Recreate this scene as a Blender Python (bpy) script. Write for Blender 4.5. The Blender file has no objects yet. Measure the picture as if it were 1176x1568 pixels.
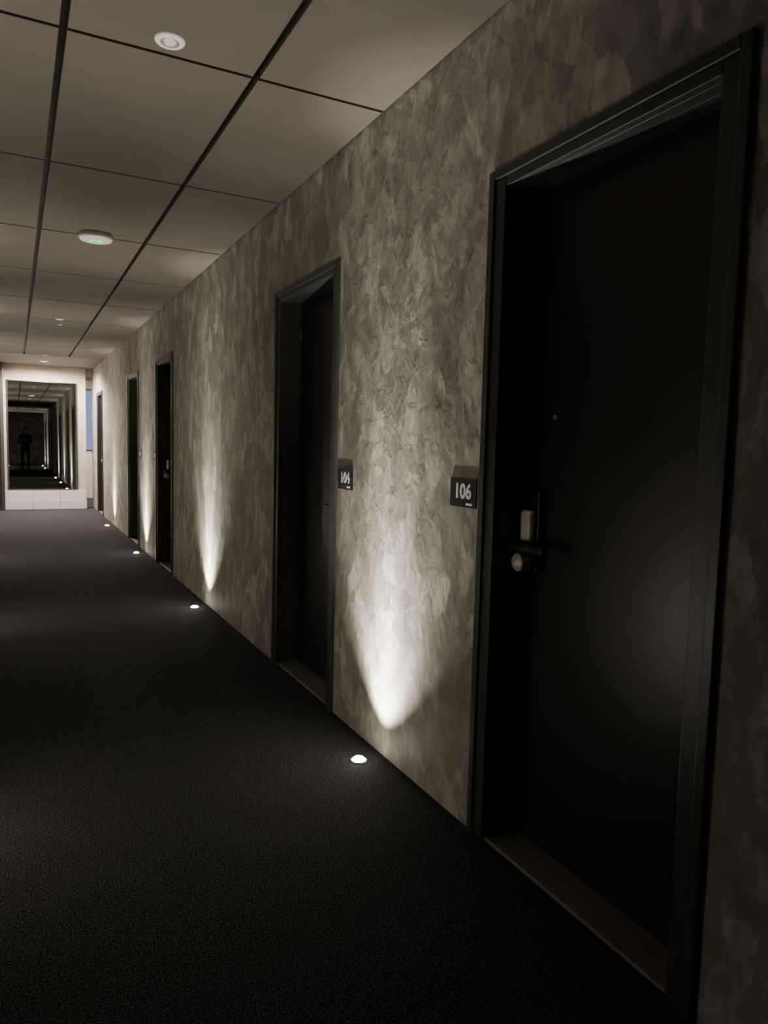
import bpy, bmesh, math, random
from mathutils import Matrix, Vector
random.seed(4)
sc=bpy.context.scene
W=1.30; L=-0.354; HC=2.522; HD=2.061; REC=0.12
YB=-12.6; YE=14.5; YM=14.2

# ---------------------------------------------------------------- materials
def newmat(name):
    m=bpy.data.materials.new(name); m.use_nodes=True
    nt=m.node_tree; b=nt.nodes['Principled BSDF']; return m,nt,b
def simple(name,col,rough=.5,metal=0,emis=None,es=0,spec=.5,noise=0,nscale=40,bump=0):
    m,nt,b=newmat(name)
    b.inputs['Base Color'].default_value=(*col,1); b.inputs['Roughness'].default_value=rough
    b.inputs['Metallic'].default_value=metal; b.inputs['Specular IOR Level'].default_value=spec
    if emis: b.inputs['Emission Color'].default_value=(*emis,1); b.inputs['Emission Strength'].default_value=es
    if noise or bump:
        tc=nt.nodes.new('ShaderNodeTexCoord'); n=nt.nodes.new('ShaderNodeTexNoise')
        n.inputs['Scale'].default_value=nscale; n.inputs['Detail'].default_value=2
        nt.links.new(tc.outputs['Object'],n.inputs['Vector'])
        if noise:
            mx=nt.nodes.new('ShaderNodeMix'); mx.data_type='RGBA'
            mx.inputs[6].default_value=(*[c*(1-noise) for c in col],1); mx.inputs[7].default_value=(*[min(1,c*(1+noise)) for c in col],1)
            nt.links.new(n.outputs['Fac'],mx.inputs[0]); nt.links.new(mx.outputs[2],b.inputs['Base Color'])
        if bump:
            bp=nt.nodes.new('ShaderNodeBump'); bp.inputs['Strength'].default_value=bump; bp.inputs['Distance'].default_value=.002
            nt.links.new(n.outputs['Fac'],bp.inputs['Height']); nt.links.new(bp.outputs['Normal'],b.inputs['Normal'])
    return m

def plaster():
    m,nt,b=newmat('trowelled_plaster'); N=nt.nodes.new; Lk=nt.links.new
    tc=N('ShaderNodeTexCoord')
    def math_(op,a,bb,clamp=False):
        n=N('ShaderNodeMath'); n.operation=op; n.use_clamp=clamp
        for i,x in enumerate((a,bb)):
            if isinstance(x,(int,float)): n.inputs[i].default_value=x
            else: Lk(x,n.inputs[i])
        return n.outputs[0]
    def noise(vec,scale,detail,rough,dist):
        n=N('ShaderNodeTexNoise'); n.inputs['Scale'].default_value=scale; n.inputs['Detail'].default_value=detail
        n.inputs['Roughness'].default_value=rough; n.inputs['Distortion'].default_value=dist; Lk(vec,n.inputs['Vector']); return n
    def mr(v,a,bb):
        n=N('ShaderNodeMapRange'); n.inputs[1].default_value=a; n.inputs[2].default_value=bb; Lk(v,n.inputs[0]); return n.outputs[0]
    mp=N('ShaderNodeMapping'); mp.inputs['Rotation'].default_value=(.45,0,0); mp.inputs['Scale'].default_value=(1,1.6,.95); Lk(tc.outputs['Object'],mp.inputs['Vector'])
    A=noise(mp.outputs[0],5.0,3,.5,.9)
    B=noise(mp.outputs[0],13,4,.6,.7)
    big=noise(tc.outputs['Object'],1.5,1,.5,0)
    s=N('ShaderNodeVectorMath'); s.operation='SCALE'; s.inputs['Scale'].default_value=.22; Lk(A.outputs['Color'],s.inputs[0])
    a=N('ShaderNodeVectorMath'); a.operation='ADD'; Lk(mp.outputs[0],a.inputs[0]); Lk(s.outputs[0],a.inputs[1])
    s2=N('ShaderNodeVectorMath'); s2.operation='SCALE'; s2.inputs['Scale'].default_value=.05; Lk(B.outputs['Color'],s2.inputs[0])
    a2=N('ShaderNodeVectorMath'); a2.operation='ADD'; Lk(a.outputs[0],a2.inputs[0]); Lk(s2.outputs[0],a2.inputs[1])
    V=N('ShaderNodeTexVoronoi'); V.inputs['Scale'].default_value=7.5; Lk(a2.outputs[0],V.inputs['Vector'])
    sp=N('ShaderNodeSeparateColor'); Lk(V.outputs['Color'],sp.inputs[0])
    cell=mr(sp.outputs[0],.30,1.0)
    stroke=mr(A.outputs['Fac'],.45,.61)
    grit=mr(B.outputs['Fac'],.34,.66)
    t=math_('ADD',math_('MULTIPLY',cell,.40),math_('MULTIPLY',stroke,.22))
    t=math_('ADD',t,math_('MULTIPLY',grit,.30))
    t=math_('ADD',t,math_('MULTIPLY',mr(big.outputs['Fac'],.3,.7),.14),True)
    cr=N('ShaderNodeValToRGB'); cr.color_ramp.elements[0].position=.10; cr.color_ramp.elements[0].color=(.245,.231,.200,1)
    cr.color_ramp.elements[1].position=.92; cr.color_ramp.elements[1].color=(.66,.635,.575,1)
    e=cr.color_ramp.elements.new(.50); e.color=(.375,.358,.318,1)
    Lk(t,cr.inputs[0]); Lk(cr.outputs[0],b.inputs['Base Color'])
    b.inputs['Roughness'].default_value=.62; b.inputs['Specular IOR Level'].default_value=.25
    h=math_('ADD',math_('MULTIPLY',cell,.50),math_('MULTIPLY',stroke,.35)); h=math_('ADD',h,math_('MULTIPLY',grit,.55))
    bp=N('ShaderNodeBump'); bp.inputs['Strength'].default_value=.40; bp.inputs['Distance'].default_value=.0045
    Lk(h,bp.inputs['Height']); Lk(bp.outputs['Normal'],b.inputs['Normal'])
    return m
def carpet():
    m,nt,b=newmat('dark_loop_carpet'); N=nt.nodes.new; Lk=nt.links.new
    tc=N('ShaderNodeTexCoord')
    n=N('ShaderNodeTexNoise'); n.inputs['Scale'].default_value=190; n.inputs['Detail'].default_value=2; Lk(tc.outputs['Object'],n.inputs['Vector'])
    cr=N('ShaderNodeValToRGB'); cr.color_ramp.elements[0].position=.42; cr.color_ramp.elements[0].color=(.010,.010,.011,1)
    cr.color_ramp.elements[1].position=.70; cr.color_ramp.elements[1].color=(.118,.118,.126,1)
    Lk(n.outputs['Fac'],cr.inputs[0]); Lk(cr.outputs[0],b.inputs['Base Color'])
    b.inputs['Roughness'].default_value=.95; b.inputs['Specular IOR Level'].default_value=.15
    bp=N('ShaderNodeBump'); bp.inputs['Strength'].default_value=.9; bp.inputs['Distance'].default_value=.005
    Lk(n.outputs['Fac'],bp.inputs['Height']); Lk(bp.outputs['Normal'],b.inputs['Normal'])
    return m
M_PL=plaster(); M_CARP=carpet()
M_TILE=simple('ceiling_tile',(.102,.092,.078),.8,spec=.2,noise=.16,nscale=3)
M_TBAR=simple('ceiling_t_bar',(.05,.048,.045),.35,1)
M_DCEIL=simple('dark_soffit',(.10,.075,.055),.7,noise=.2,nscale=4)
M_FRAME=simple('door_frame_paint',(.050,.054,.050),.36,spec=.5,noise=.08,nscale=6)
M_LEAF=simple('door_leaf_laminate',(.019,.0175,.0145),.31,spec=.45,noise=.12,nscale=5)
M_BLACK=simple('black_plastic',(.012,.012,.012),.35)
M_STEEL=simple('brushed_steel',(.92,.91,.88),.35,.1,spec=.8)
M_THR=simple('threshold_aluminium',(.21,.192,.158),.55,.1,noise=.15,nscale=30)
M_WHITE=simple('white_plastic',(.75,.74,.70),.45)
M_GREY=simple('grey_plastic',(.22,.22,.21),.5)
M_TXT=simple('sign_lettering',(.92,.92,.90),.5,noise=.02,nscale=50)
M_GREEN=simple('green_led',(.1,.6,.3),.4,emis=(.12,1,.42),es=1.3)
M_LENS=simple('lamp_lens',(.9,.9,.85),.3,emis=(1,.94,.82),es=50)
M_DLIGHT=simple('downlight_lens',(.9,.9,.85),.3,emis=(1,.88,.76),es=8)
M_MIRROR=simple('mirror_glass',(.90,.92,.90),.01,1)
M_STONE=simple('pale_stone_tile',(.80,.77,.73),.5,noise=.10,nscale=12)
M_LIGHTWALL=simple('warm_end_plaster',(.56,.48,.41),.7,noise=.3,nscale=9,bump=.5)
M_PAINT=simple('pale_side_wall_paint',(.55,.55,.55),.8)
M_SKIN=simple('skin',(.50,.30,.22),.55)
M_CLOTH=simple('dark_jacket_cloth',(.03,.03,.035),.9)
M_HAIR=simple('dark_hair',(.02,.014,.010),.6)

# ---------------------------------------------------------------- mesh helpers
class MB:
    def __init__(s): s.bm=bmesh.new(); s.mats=[]
    def mi(s,m):
        if m not in s.mats: s.mats.append(m)
        return s.mats.index(m)
    def box(s,x0,x1,y0,y1,z0,z1,mat):
        i=s.mi(mat); v=[s.bm.verts.new((x,y,z)) for x in(x0,x1) for y in(y0,y1) for z in(z0,z1)]
        for f in((0,1,3,2),(4,6,7,5),(0,4,5,1),(2,3,7,6),(0,2,6,4),(1,5,7,3)):
            fc=s.bm.faces.new([v[k] for k in f]); fc.material_index=i
    def lathe(s,prof,mats,M=Matrix(),seg=40):
        rings=[]
        for r,z in prof:
            if r<1e-6: rings.append([s.bm.verts.new(M@Vector((0,0,z)))])
            else: rings.append([s.bm.verts.new(M@Vector((r*math.cos(a),r*math.sin(a),z))) for a in [2*math.pi*k/seg for k in range(seg)]])
        for j in range(len(rings)-1):
            m=mats[j] if isinstance(mats,list) else mats; i=s.mi(m); A,B=rings[j],rings[j+1]
            for k in range(seg):
                k2=(k+1)%seg
                if len(A)==1 and len(B)==1: continue
                if len(A)==1: f=s.bm.faces.new((A[0],B[k],B[k2]))
                elif len(B)==1: f=s.bm.faces.new((A[k],B[0],A[k2]))
                else: f=s.bm.faces.new((A[k],B[k],B[k2],A[k2]))
                f.material_index=i; f.smooth=True
    def obj(s,name,parent=None,bevel=0,segs=2,loc=None):
        bmesh.ops.recalc_face_normals(s.bm,faces=s.bm.faces)
        me=bpy.data.meshes.new(name); s.bm.to_mesh(me); s.bm.free()
        for m in s.mats: me.materials.append(m)
        o=bpy.data.objects.new(name,me); sc.collection.objects.link(o)
        if parent: o.parent=parent
        if loc: o.location=loc
        if bevel:
            b=o.modifiers.new('bevel','BEVEL'); b.width=bevel; b.segments=segs; b.limit_method='ANGLE'; b.angle_limit=math.radians(50)
        return o
def empty(name,loc=(0,0,0)):
    e=bpy.data.objects.new(name,None); e.location=loc; e.empty_display_size=.1; sc.collection.objects.link(e); return e

# ---------------------------------------------------------------- door layout
base=[(0.989,1.8645),(3.001,3.8791),(6.798,7.6498),(8.824,9.6857),(12.65,13.51)]
P=5.83
doors=sorted(base+[(a-P,b-P) for a,b in base[:2]]+[(a-2*P,b-2*P) for a,b in base[:2]])
lampsY=[-9.2,-6.28,2.48,5.40,8.32,11.17]

def wall(name,xa,xb):
    m=MB(); ys=YB
    for a,b in doors:
        m.box(xa,xb,ys,a+.02,0,HC+.02,M_PL); m.box(xa,xb,a+.02,b-.02,HD-.02,HC+.02,M_PL); ys=b-.02
    m.box(xa,xb,ys,YE if xa>0 else YM+.1,0,HC+.02,M_PL)
    return m.obj(name)
wall('wall_right',W,W+.17); wall('wall_left',L-.17,L)
m=MB(); m.box(L-.2,W+.2,YB-.12,YB,0,HC+.02,M_PL); m.obj('wall_back')
m=MB(); m.box(L-.2,1.17,YM,16.9,0,HC+.02,M_LIGHTWALL); m.obj('wall_end')
m=MB(); m.box(W+.17,4.1,YE-.15,YE,0,HC+.02,M_PAINT); m.obj('wall_lobby_near')
m=MB(); m.box(4.0,4.1,YE,16.9,0,HC+.02,M_PAINT); m.obj('wall_lobby_side')
m=MB()
wx0,wx1,wz0,wz1=1.25,2.9,1.0,2.35
m.box(1.17,wx0,16.8,16.9,0,HC+.02,M_PAINT); m.box(wx1,4.0,16.8,16.9,0,HC+.02,M_PAINT)
m.box(wx0,wx1,16.8,16.9,0,wz0,M_PAINT); m.box(wx0,wx1,16.8,16.9,wz1,HC+.02,M_PAINT); m.obj('wall_lobby_far')
m=MB()
for x in (wx0,(wx0+wx1)/2-.025,wx1-.05): m.box(x,x+.05,16.79,16.87,wz0,wz1,M_FRAME)
for z in (wz0,wz1-.05): m.box(wx0+.05,wx1-.05,16.80,16.86,z,z+.05,M_FRAME)
m.obj('window_1',bevel=.004)
m=MB(); m.box(L-.17,W+.17,YB,YE,-.05,0,M_CARP); m.box(L-.17,4.1,YE,16.9,-.05,0,M_CARP); m.obj('floor')

# ceiling : grid of tegular tiles around recessed dark T bars
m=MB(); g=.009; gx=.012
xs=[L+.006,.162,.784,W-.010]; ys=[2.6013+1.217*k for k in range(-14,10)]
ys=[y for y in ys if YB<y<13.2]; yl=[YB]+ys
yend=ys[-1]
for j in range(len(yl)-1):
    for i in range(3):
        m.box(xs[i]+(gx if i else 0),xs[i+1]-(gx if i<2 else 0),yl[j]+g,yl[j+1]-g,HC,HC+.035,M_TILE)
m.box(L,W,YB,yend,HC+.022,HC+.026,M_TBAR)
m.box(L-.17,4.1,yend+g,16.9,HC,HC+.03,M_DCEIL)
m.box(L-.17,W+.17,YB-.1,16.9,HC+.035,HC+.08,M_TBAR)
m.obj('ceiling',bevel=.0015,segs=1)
m=MB(); m.box(-.354,-.15,14.0,14.2,0,HC,M_FRAME); m.box(-.30,-.20,13.985,14.0,.1,2.2,M_LEAF); m.obj('trim_1',bevel=.006)
m=MB()
for k in range(3): m.box(-.15+k*.44,-.15+k*.44+.435,14.13,14.2,0,.16,M_STONE); m.box(-.15+k*.44,-.15+k*.44+.435,14.145,14.2,.165,.33,M_STONE)
m.obj('baseboard_end',bevel=.003)

# ---------------------------------------------------------------- doors
def build_door(n,y0,y1,side,latch):
    """latch=+1: lock on the far (+Y) edge, -1: lock on the near edge"""
    e=empty('door_%d'%n,((W if side>0 else L),(y0+y1)/2,0))
    X=lambda d:(d*side)
    hw=(y1-y0)/2; fw=.052
    def bx(m,d0,d1,a,b,z0,z1,mat):
        xa,xb=sorted((X(d0),X(d1))); a,b=sorted((a,b)); m.box(xa,xb,a,b,z0,z1,mat)
    m=MB()
    for s in(-1,1):
        bx(m,-.014,.02,s*hw,s*(hw-.028),0,HD,M_FRAME)
        bx(m,-.006,.02,s*(hw-.028),s*(hw-fw-.022),0,HD-.028,M_FRAME)
        bx(m,.02,.165,s*(hw-.03),s*(hw-fw-.022),0,HD-.03,M_FRAME)
    bx(m,-.014,.02,-hw+.028,hw-.028,HD-.028,HD,M_FRAME)
    bx(m,-.006,.02,-hw+.074,hw-.074,HD-.056,HD-.028,M_FRAME)
    bx(m,.02,.06,-hw+.07,hw-.07,HD-.056,HD-.02,M_FRAME)
    bx(m,.068,.165,-hw+.07,hw-.07,HD-.050,HD-.02,M_FRAME)
    m.obj('frame',e,bevel=.003)
    lw=hw-fw-.024
    m=MB(); bx(m,REC,REC+.042,-lw,lw,.016,HD-.054,M_LEAF); m.obj('leaf',e,bevel=.002)
    m=MB(); bx(m,.004,.165,-lw-.002,lw+.002,0,.012,M_THR); m.obj('threshold',e,bevel=.004)
    rot=Matrix.Rotation(-math.pi/2*side,4,'Y')
    q=latch; yc=q*(lw-.052)
    m=MB(); m.lathe([(.007,0),(.007,.003),(.005,.005),(.004,.003),(0,.003)],[M_STEEL,M_STEEL,M_STEEL,M_BLACK],Matrix.Translation((X(REC),q*(lw-.115),1.335))@rot,20)
    for z in(.25,1.05,1.82): m.lathe([(0,0),(.008,0),(.008,.1),(0,.1)],M_FRAME,Matrix.Translation((X(REC-.004),-q*lw,z)),14)
    m.obj('peephole_and_hinges',e)
    m=MB()
    bx(m,REC-.022,REC,yc-.036,yc+.036,.870,1.120,M_BLACK)
    bx(m,REC-.082,REC-.062,yc-q*.130,yc+q*.026,.932,.956,M_BLACK); m.obj('lock_plate_and_lever',e,bevel=.007,segs=3)
    m=MB(); bx(m,REC-.044,REC-.020,yc-q*.024,yc+q*.032,.960,1.056,M_STEEL); m.obj('card_reader',e,bevel=.012,segs=4)
    m=MB(); m.lathe([(0,0),(.028,0),(.028,.046),(.024,.052),(0,.052)],M_STEEL,Matrix.Translation((X(REC-.018),yc+q*.004,.897))@rot,32)
    m.lathe([(.0,0),(.013,0),(.012,.045),(.011,.055),(0,.056)],M_BLACK,Matrix.Translation((X(REC-.018),yc,.945))@rot,24)
    m.obj('thumb_turn',e)
    return e
def sign(txt,yc,side):
    e=empty('door_sign',((W if side>0 else L),yc,1.105))
    X=lambda d:d*side
    def bx(m,d0,d1,a,b,z0,z1,mat):
        xa,xb=sorted((X(d0),X(d1))); m.box(xa,xb,a,b,z0,z1,mat)
    m=MB(); bx(m,-.004,0,-.076,.076,-.058,.036,M_BLACK)
    bx(m,-.0048,-.003,-.055,-.020,-.050,-.042,M_TXT); m.obj('plate',e,bevel=.0008)
    cu=bpy.data.curves.new('lettering','FONT'); cu.body=txt; cu.size=.066; cu.align_x='CENTER'; cu.align_y='CENTER'; cu.extrude=.0005; cu.offset=.002
    cu.materials.append(M_TXT); o=bpy.data.objects.new('lettering',cu); sc.collection.objects.link(o); o.parent=e
    o.matrix_local=Matrix(((0,0,-side,X(-.0043)),(-side,0,0,0),(0,1,0,-.008),(0,0,0,1)))
k=0
for i,(a,b) in enumerate(doors):
    for side in(1,-1):
        k+=1; build_door(k,a,b,side,1 if i%2==0 else -1)
for i,(a,b) in enumerate(doors):
    yc=b+.10 if i%2==0 else a-.096
    if i<8:
        sign(str(114-2*i),yc,1); sign(str(115-2*i),yc,-1)

# ---------------------------------------------------------------- floor uplights
def spot(name,par,loc,dirv,power,angle,blend,col=(1,.935,.81),rad=.014):
    l=bpy.data.lights.new(name,'SPOT'); l.energy=power; l.spot_size=math.radians(angle); l.spot_blend=blend; l.color=col; l.shadow_soft_size=rad
    o=bpy.data.objects.new(name,l); sc.collection.objects.link(o); o.parent=par; o.location=loc
    o.rotation_euler=Vector(dirv).to_track_quat('-Z','Y').to_euler()
for y in lampsY:
    for side in(1,-1):
        x=1.19 if side>0 else L+.11
        e=empty('floor_uplight',(x,y,0))
        m=MB(); m.lathe([(.034,0),(.034,.003),(.030,.005),(.028,.005),(.025,.004)],M_STEEL)
        m.lathe([(.025,.003),(.024,.009),(.019,.013),(.010,.015),(0,.0155)],M_LENS); m.obj('fitting',e)
        spot('wide_beam',e,(0,0,.02),(0,0,1),50,98,.6)
        spot('medium_beam',e,(0,0,.02),(math.tan(math.radians(9))*side,0,1),170,72,1)
        spot('narrow_beam',e,(0,0,.02),(math.tan(math.radians(8))*side,0,1),330,30,1)

# ---------------------------------------------------------------- ceiling devices (flipped: z down)
F=Matrix.Rotation(math.pi,4,'X')
m=MB(); m.lathe([(.048,0),(.048,.004),(.044,.009),(.030,.010),(.026,.006),(.020,.006),(.018,.012),(.008,.014),(0,.014)],[M_WHITE]*3+[M_GREY]*2+[M_WHITE]*3,F); m.obj('ceiling_speaker',loc=(.47,2.50,HC))
m=MB(); m.lathe([(.095,0),(.097,.010),(.100,.016),(.100,.026),(.094,.036),(.075,.041),(.042,.044)],M_WHITE,F)
m.lathe([(.042,.044),(.036,.047),(.026,.048)],M_GREEN,F); m.lathe([(.026,.048),(.018,.050),(0,.050)],M_WHITE,F); m.obj('smoke_detector',loc=(.48,4.98,HC))
def sprinkler(x,y):
    m=MB(); m.lathe([(.040,0),(.040,.004),(.016,.008),(.010,.012),(.010,.035),(.006,.04),(.006,.055),(.022,.057),(.022,.060),(0,.060)],M_WHITE,F,24); m.obj('sprinkler_head',loc=(x,y,HC))
sprinkler(.46,8.6); sprinkler(.46,12.3)
def downlight(x,y,p):
    e=empty('ceiling_downlight',(x,y,HC))
    m=MB(); m.lathe([(.07,0),(.07,.006),(.055,.010),(.050,.004)],M_WHITE,F); m.lathe([(.050,.004),(0,.004)],M_DLIGHT,F); m.obj('fitting',e)
    spot('downlight_beam',e,(0,0,-.02),(0,.1,-1),p,168,.4,(1,.86,.74),.05)
downlight(.47,13.3,620); downlight(2.0,15.4,400)

# ---------------------------------------------------------------- mirror on end wall
e=empty('wall_mirror',(.462,YM,1.30)); hwid=.55; hh=.945
m=MB(); m.box(-hwid,hwid,-.02,0,-hh,hh,M_MIRROR); m.obj('glass',e)
m=MB()
for s in(-1,1):
    a,b=sorted((s*(hwid-.004),s*(hwid+.008))); m.box(a,b,-.026,0,-hh-.008,hh+.008,M_FRAME)
    a,b=sorted((s*(hh-.004),s*(hh+.008))); m.box(-hwid-.008,hwid+.008,-.026,0,a,b,M_FRAME)
m.obj('frame',e)

# ---------------------------------------------------------------- photographer (seen only in the mirror)
person=empty('person',(.36,-.50,0))
def skin(name,verts,edges,rad,mat,sub=2,root=0):
    me=bpy.data.meshes.new(name); me.from_pydata(verts,edges,[]); me.materials.append(mat)
    o=bpy.data.objects.new(name,me); sc.collection.objects.link(o); o.parent=person
    md=o.modifiers.new('skin','SKIN'); md.use_smooth_shade=True
    for i,r in enumerate(rad):
        r=r if isinstance(r,tuple) else (r,r); me.skin_vertices[0].data[i].radius=r
    me.skin_vertices[0].data[root].use_root=True
    s=o.modifiers.new('sub','SUBSURF'); s.levels=sub; s.render_levels=sub
    return o
V=[(0,0,.92),(0,0,1.08),(0,0,1.25),(0,.0,1.36),(0,.01,1.44),
   (-.16,0,1.35),(-.20,.03,1.10),(-.17,.24,1.14),(.16,0,1.35),(.20,.03,1.10),(.02,.24,1.16),
   (-.09,0,.86),(-.10,.02,.48),(-.10,-.01,.09),(.09,0,.86),(.10,.02,.48),(.10,-.01,.09),(-.10,.13,.045),(.10,.13,.045)]
E=[(0,1),(1,2),(2,3),(3,4),(3,5),(5,6),(6,7),(3,8),(8,9),(9,10),(0,11),(11,12),(12,13),(0,14),(14,15),(15,16),(13,17),(16,18)]
Rr=[(.15,.10),(.135,.09),(.155,.10),(.12,.08),.05,.06,.045,.033,.06,.045,.033,.085,.058,.042,.085,.058,.042,.035,.035]
skin('body_clothed',V,E,Rr,M_CLOTH)
m=MB()
bmesh.ops.create_uvsphere(m.bm,u_segments=24,v_segments=16,radius=1,matrix=Matrix.Translation((0,.02,1.555))@Matrix.Diagonal((.073,.092,.112,1)))
bmesh.ops.create_cone(m.bm,segments=8,cap_ends=True,radius1=.016,radius2=.006,depth=.045,matrix=Matrix.Translation((0,.115,1.55))@Matrix.Rotation(.25,4,'X'))
for s in(-1,1): bmesh.ops.create_uvsphere(m.bm,u_segments=10,v_segments=8,radius=1,matrix=Matrix.Translation((s*.074,.01,1.555))@Matrix.Diagonal((.010,.018,.030,1)))
m.mi(M_SKIN)
for f in m.bm.faces: f.smooth=True
m.obj('head',person)
m=MB(); bmesh.ops.create_uvsphere(m.bm,u_segments=24,v_segments=16,radius=1,matrix=Matrix.Translation((0,-.004,1.585))@Matrix.Diagonal((.083,.098,.105,1))); m.mi(M_HAIR)
for f in m.bm.faces: f.smooth=True
m.obj('hair',person)
m=MB()
for s in(-1,1):
    bmesh.ops.create_uvsphere(m.bm,u_segments=10,v_segments=8,radius=.011,matrix=Matrix.Translation((s*.028,.100,1.565)))
m.mi(M_BLACK); m.obj('eyes',person)
for hx,sg in((-.17,1),(.02,-1)):
    hv=[(hx,.24,1.15),(hx+.01*sg,.30,1.18)]; he=[(0,1)]; hr=[.024,(.034,.018)]
    for q in range(4):
        bx_=hx+.01*sg+(q-1.5)*.018; n=len(hv)
        ln=[.055,.066,.07,.06][q]
        hv+=[(bx_,.325,1.19),(bx_,.325+ln*.5,1.215),(bx_+.006*sg,.325+ln*.75,1.24)]; he+=[(1,n),(n,n+1),(n+1,n+2)]; hr+=[.010,.009,.008]
    n=len(hv); hv+=[(hx+.035*sg,.30,1.185),(hx+.05*sg,.335,1.205)]; he+=[(1,n),(n,n+1)]; hr+=[.011,.009]
    skin('hand',hv,he,hr,M_SKIN)

# ---------------------------------------------------------------- world seen through lobby window
w=bpy.data.worlds.new('dusk'); sc.world=w; w.use_nodes=True
bg=w.node_tree.nodes['Background']; bg.inputs[0].default_value=(.36,.47,.75,1); bg.inputs[1].default_value=.8

# ---------------------------------------------------------------- camera
psi,phi,rho=.4749,.0884,-.0247
f=Vector((math.sin(psi)*math.cos(phi),math.cos(psi)*math.cos(phi),-math.sin(phi)))
r=Vector((math.cos(psi),-math.sin(psi),0)); d=f.cross(r)
r2=r*math.cos(rho)+d*math.sin(rho); d2=-r*math.sin(rho)+d*math.cos(rho)
cam=bpy.data.cameras.new('camera'); co=bpy.data.objects.new('camera',cam); sc.collection.objects.link(co)
Mx=Matrix.Identity(4)
for i in range(3): Mx[i][0]=r2[i]; Mx[i][1]=-d2[i]; Mx[i][2]=-f[i]
Mx[2][3]=1.2324; co.matrix_world=Mx
cam.sensor_fit='HORIZONTAL'; cam.sensor_width=36; cam.lens=36*1103.18/1176; cam.clip_start=.02; cam.clip_end=100
sc.camera=co
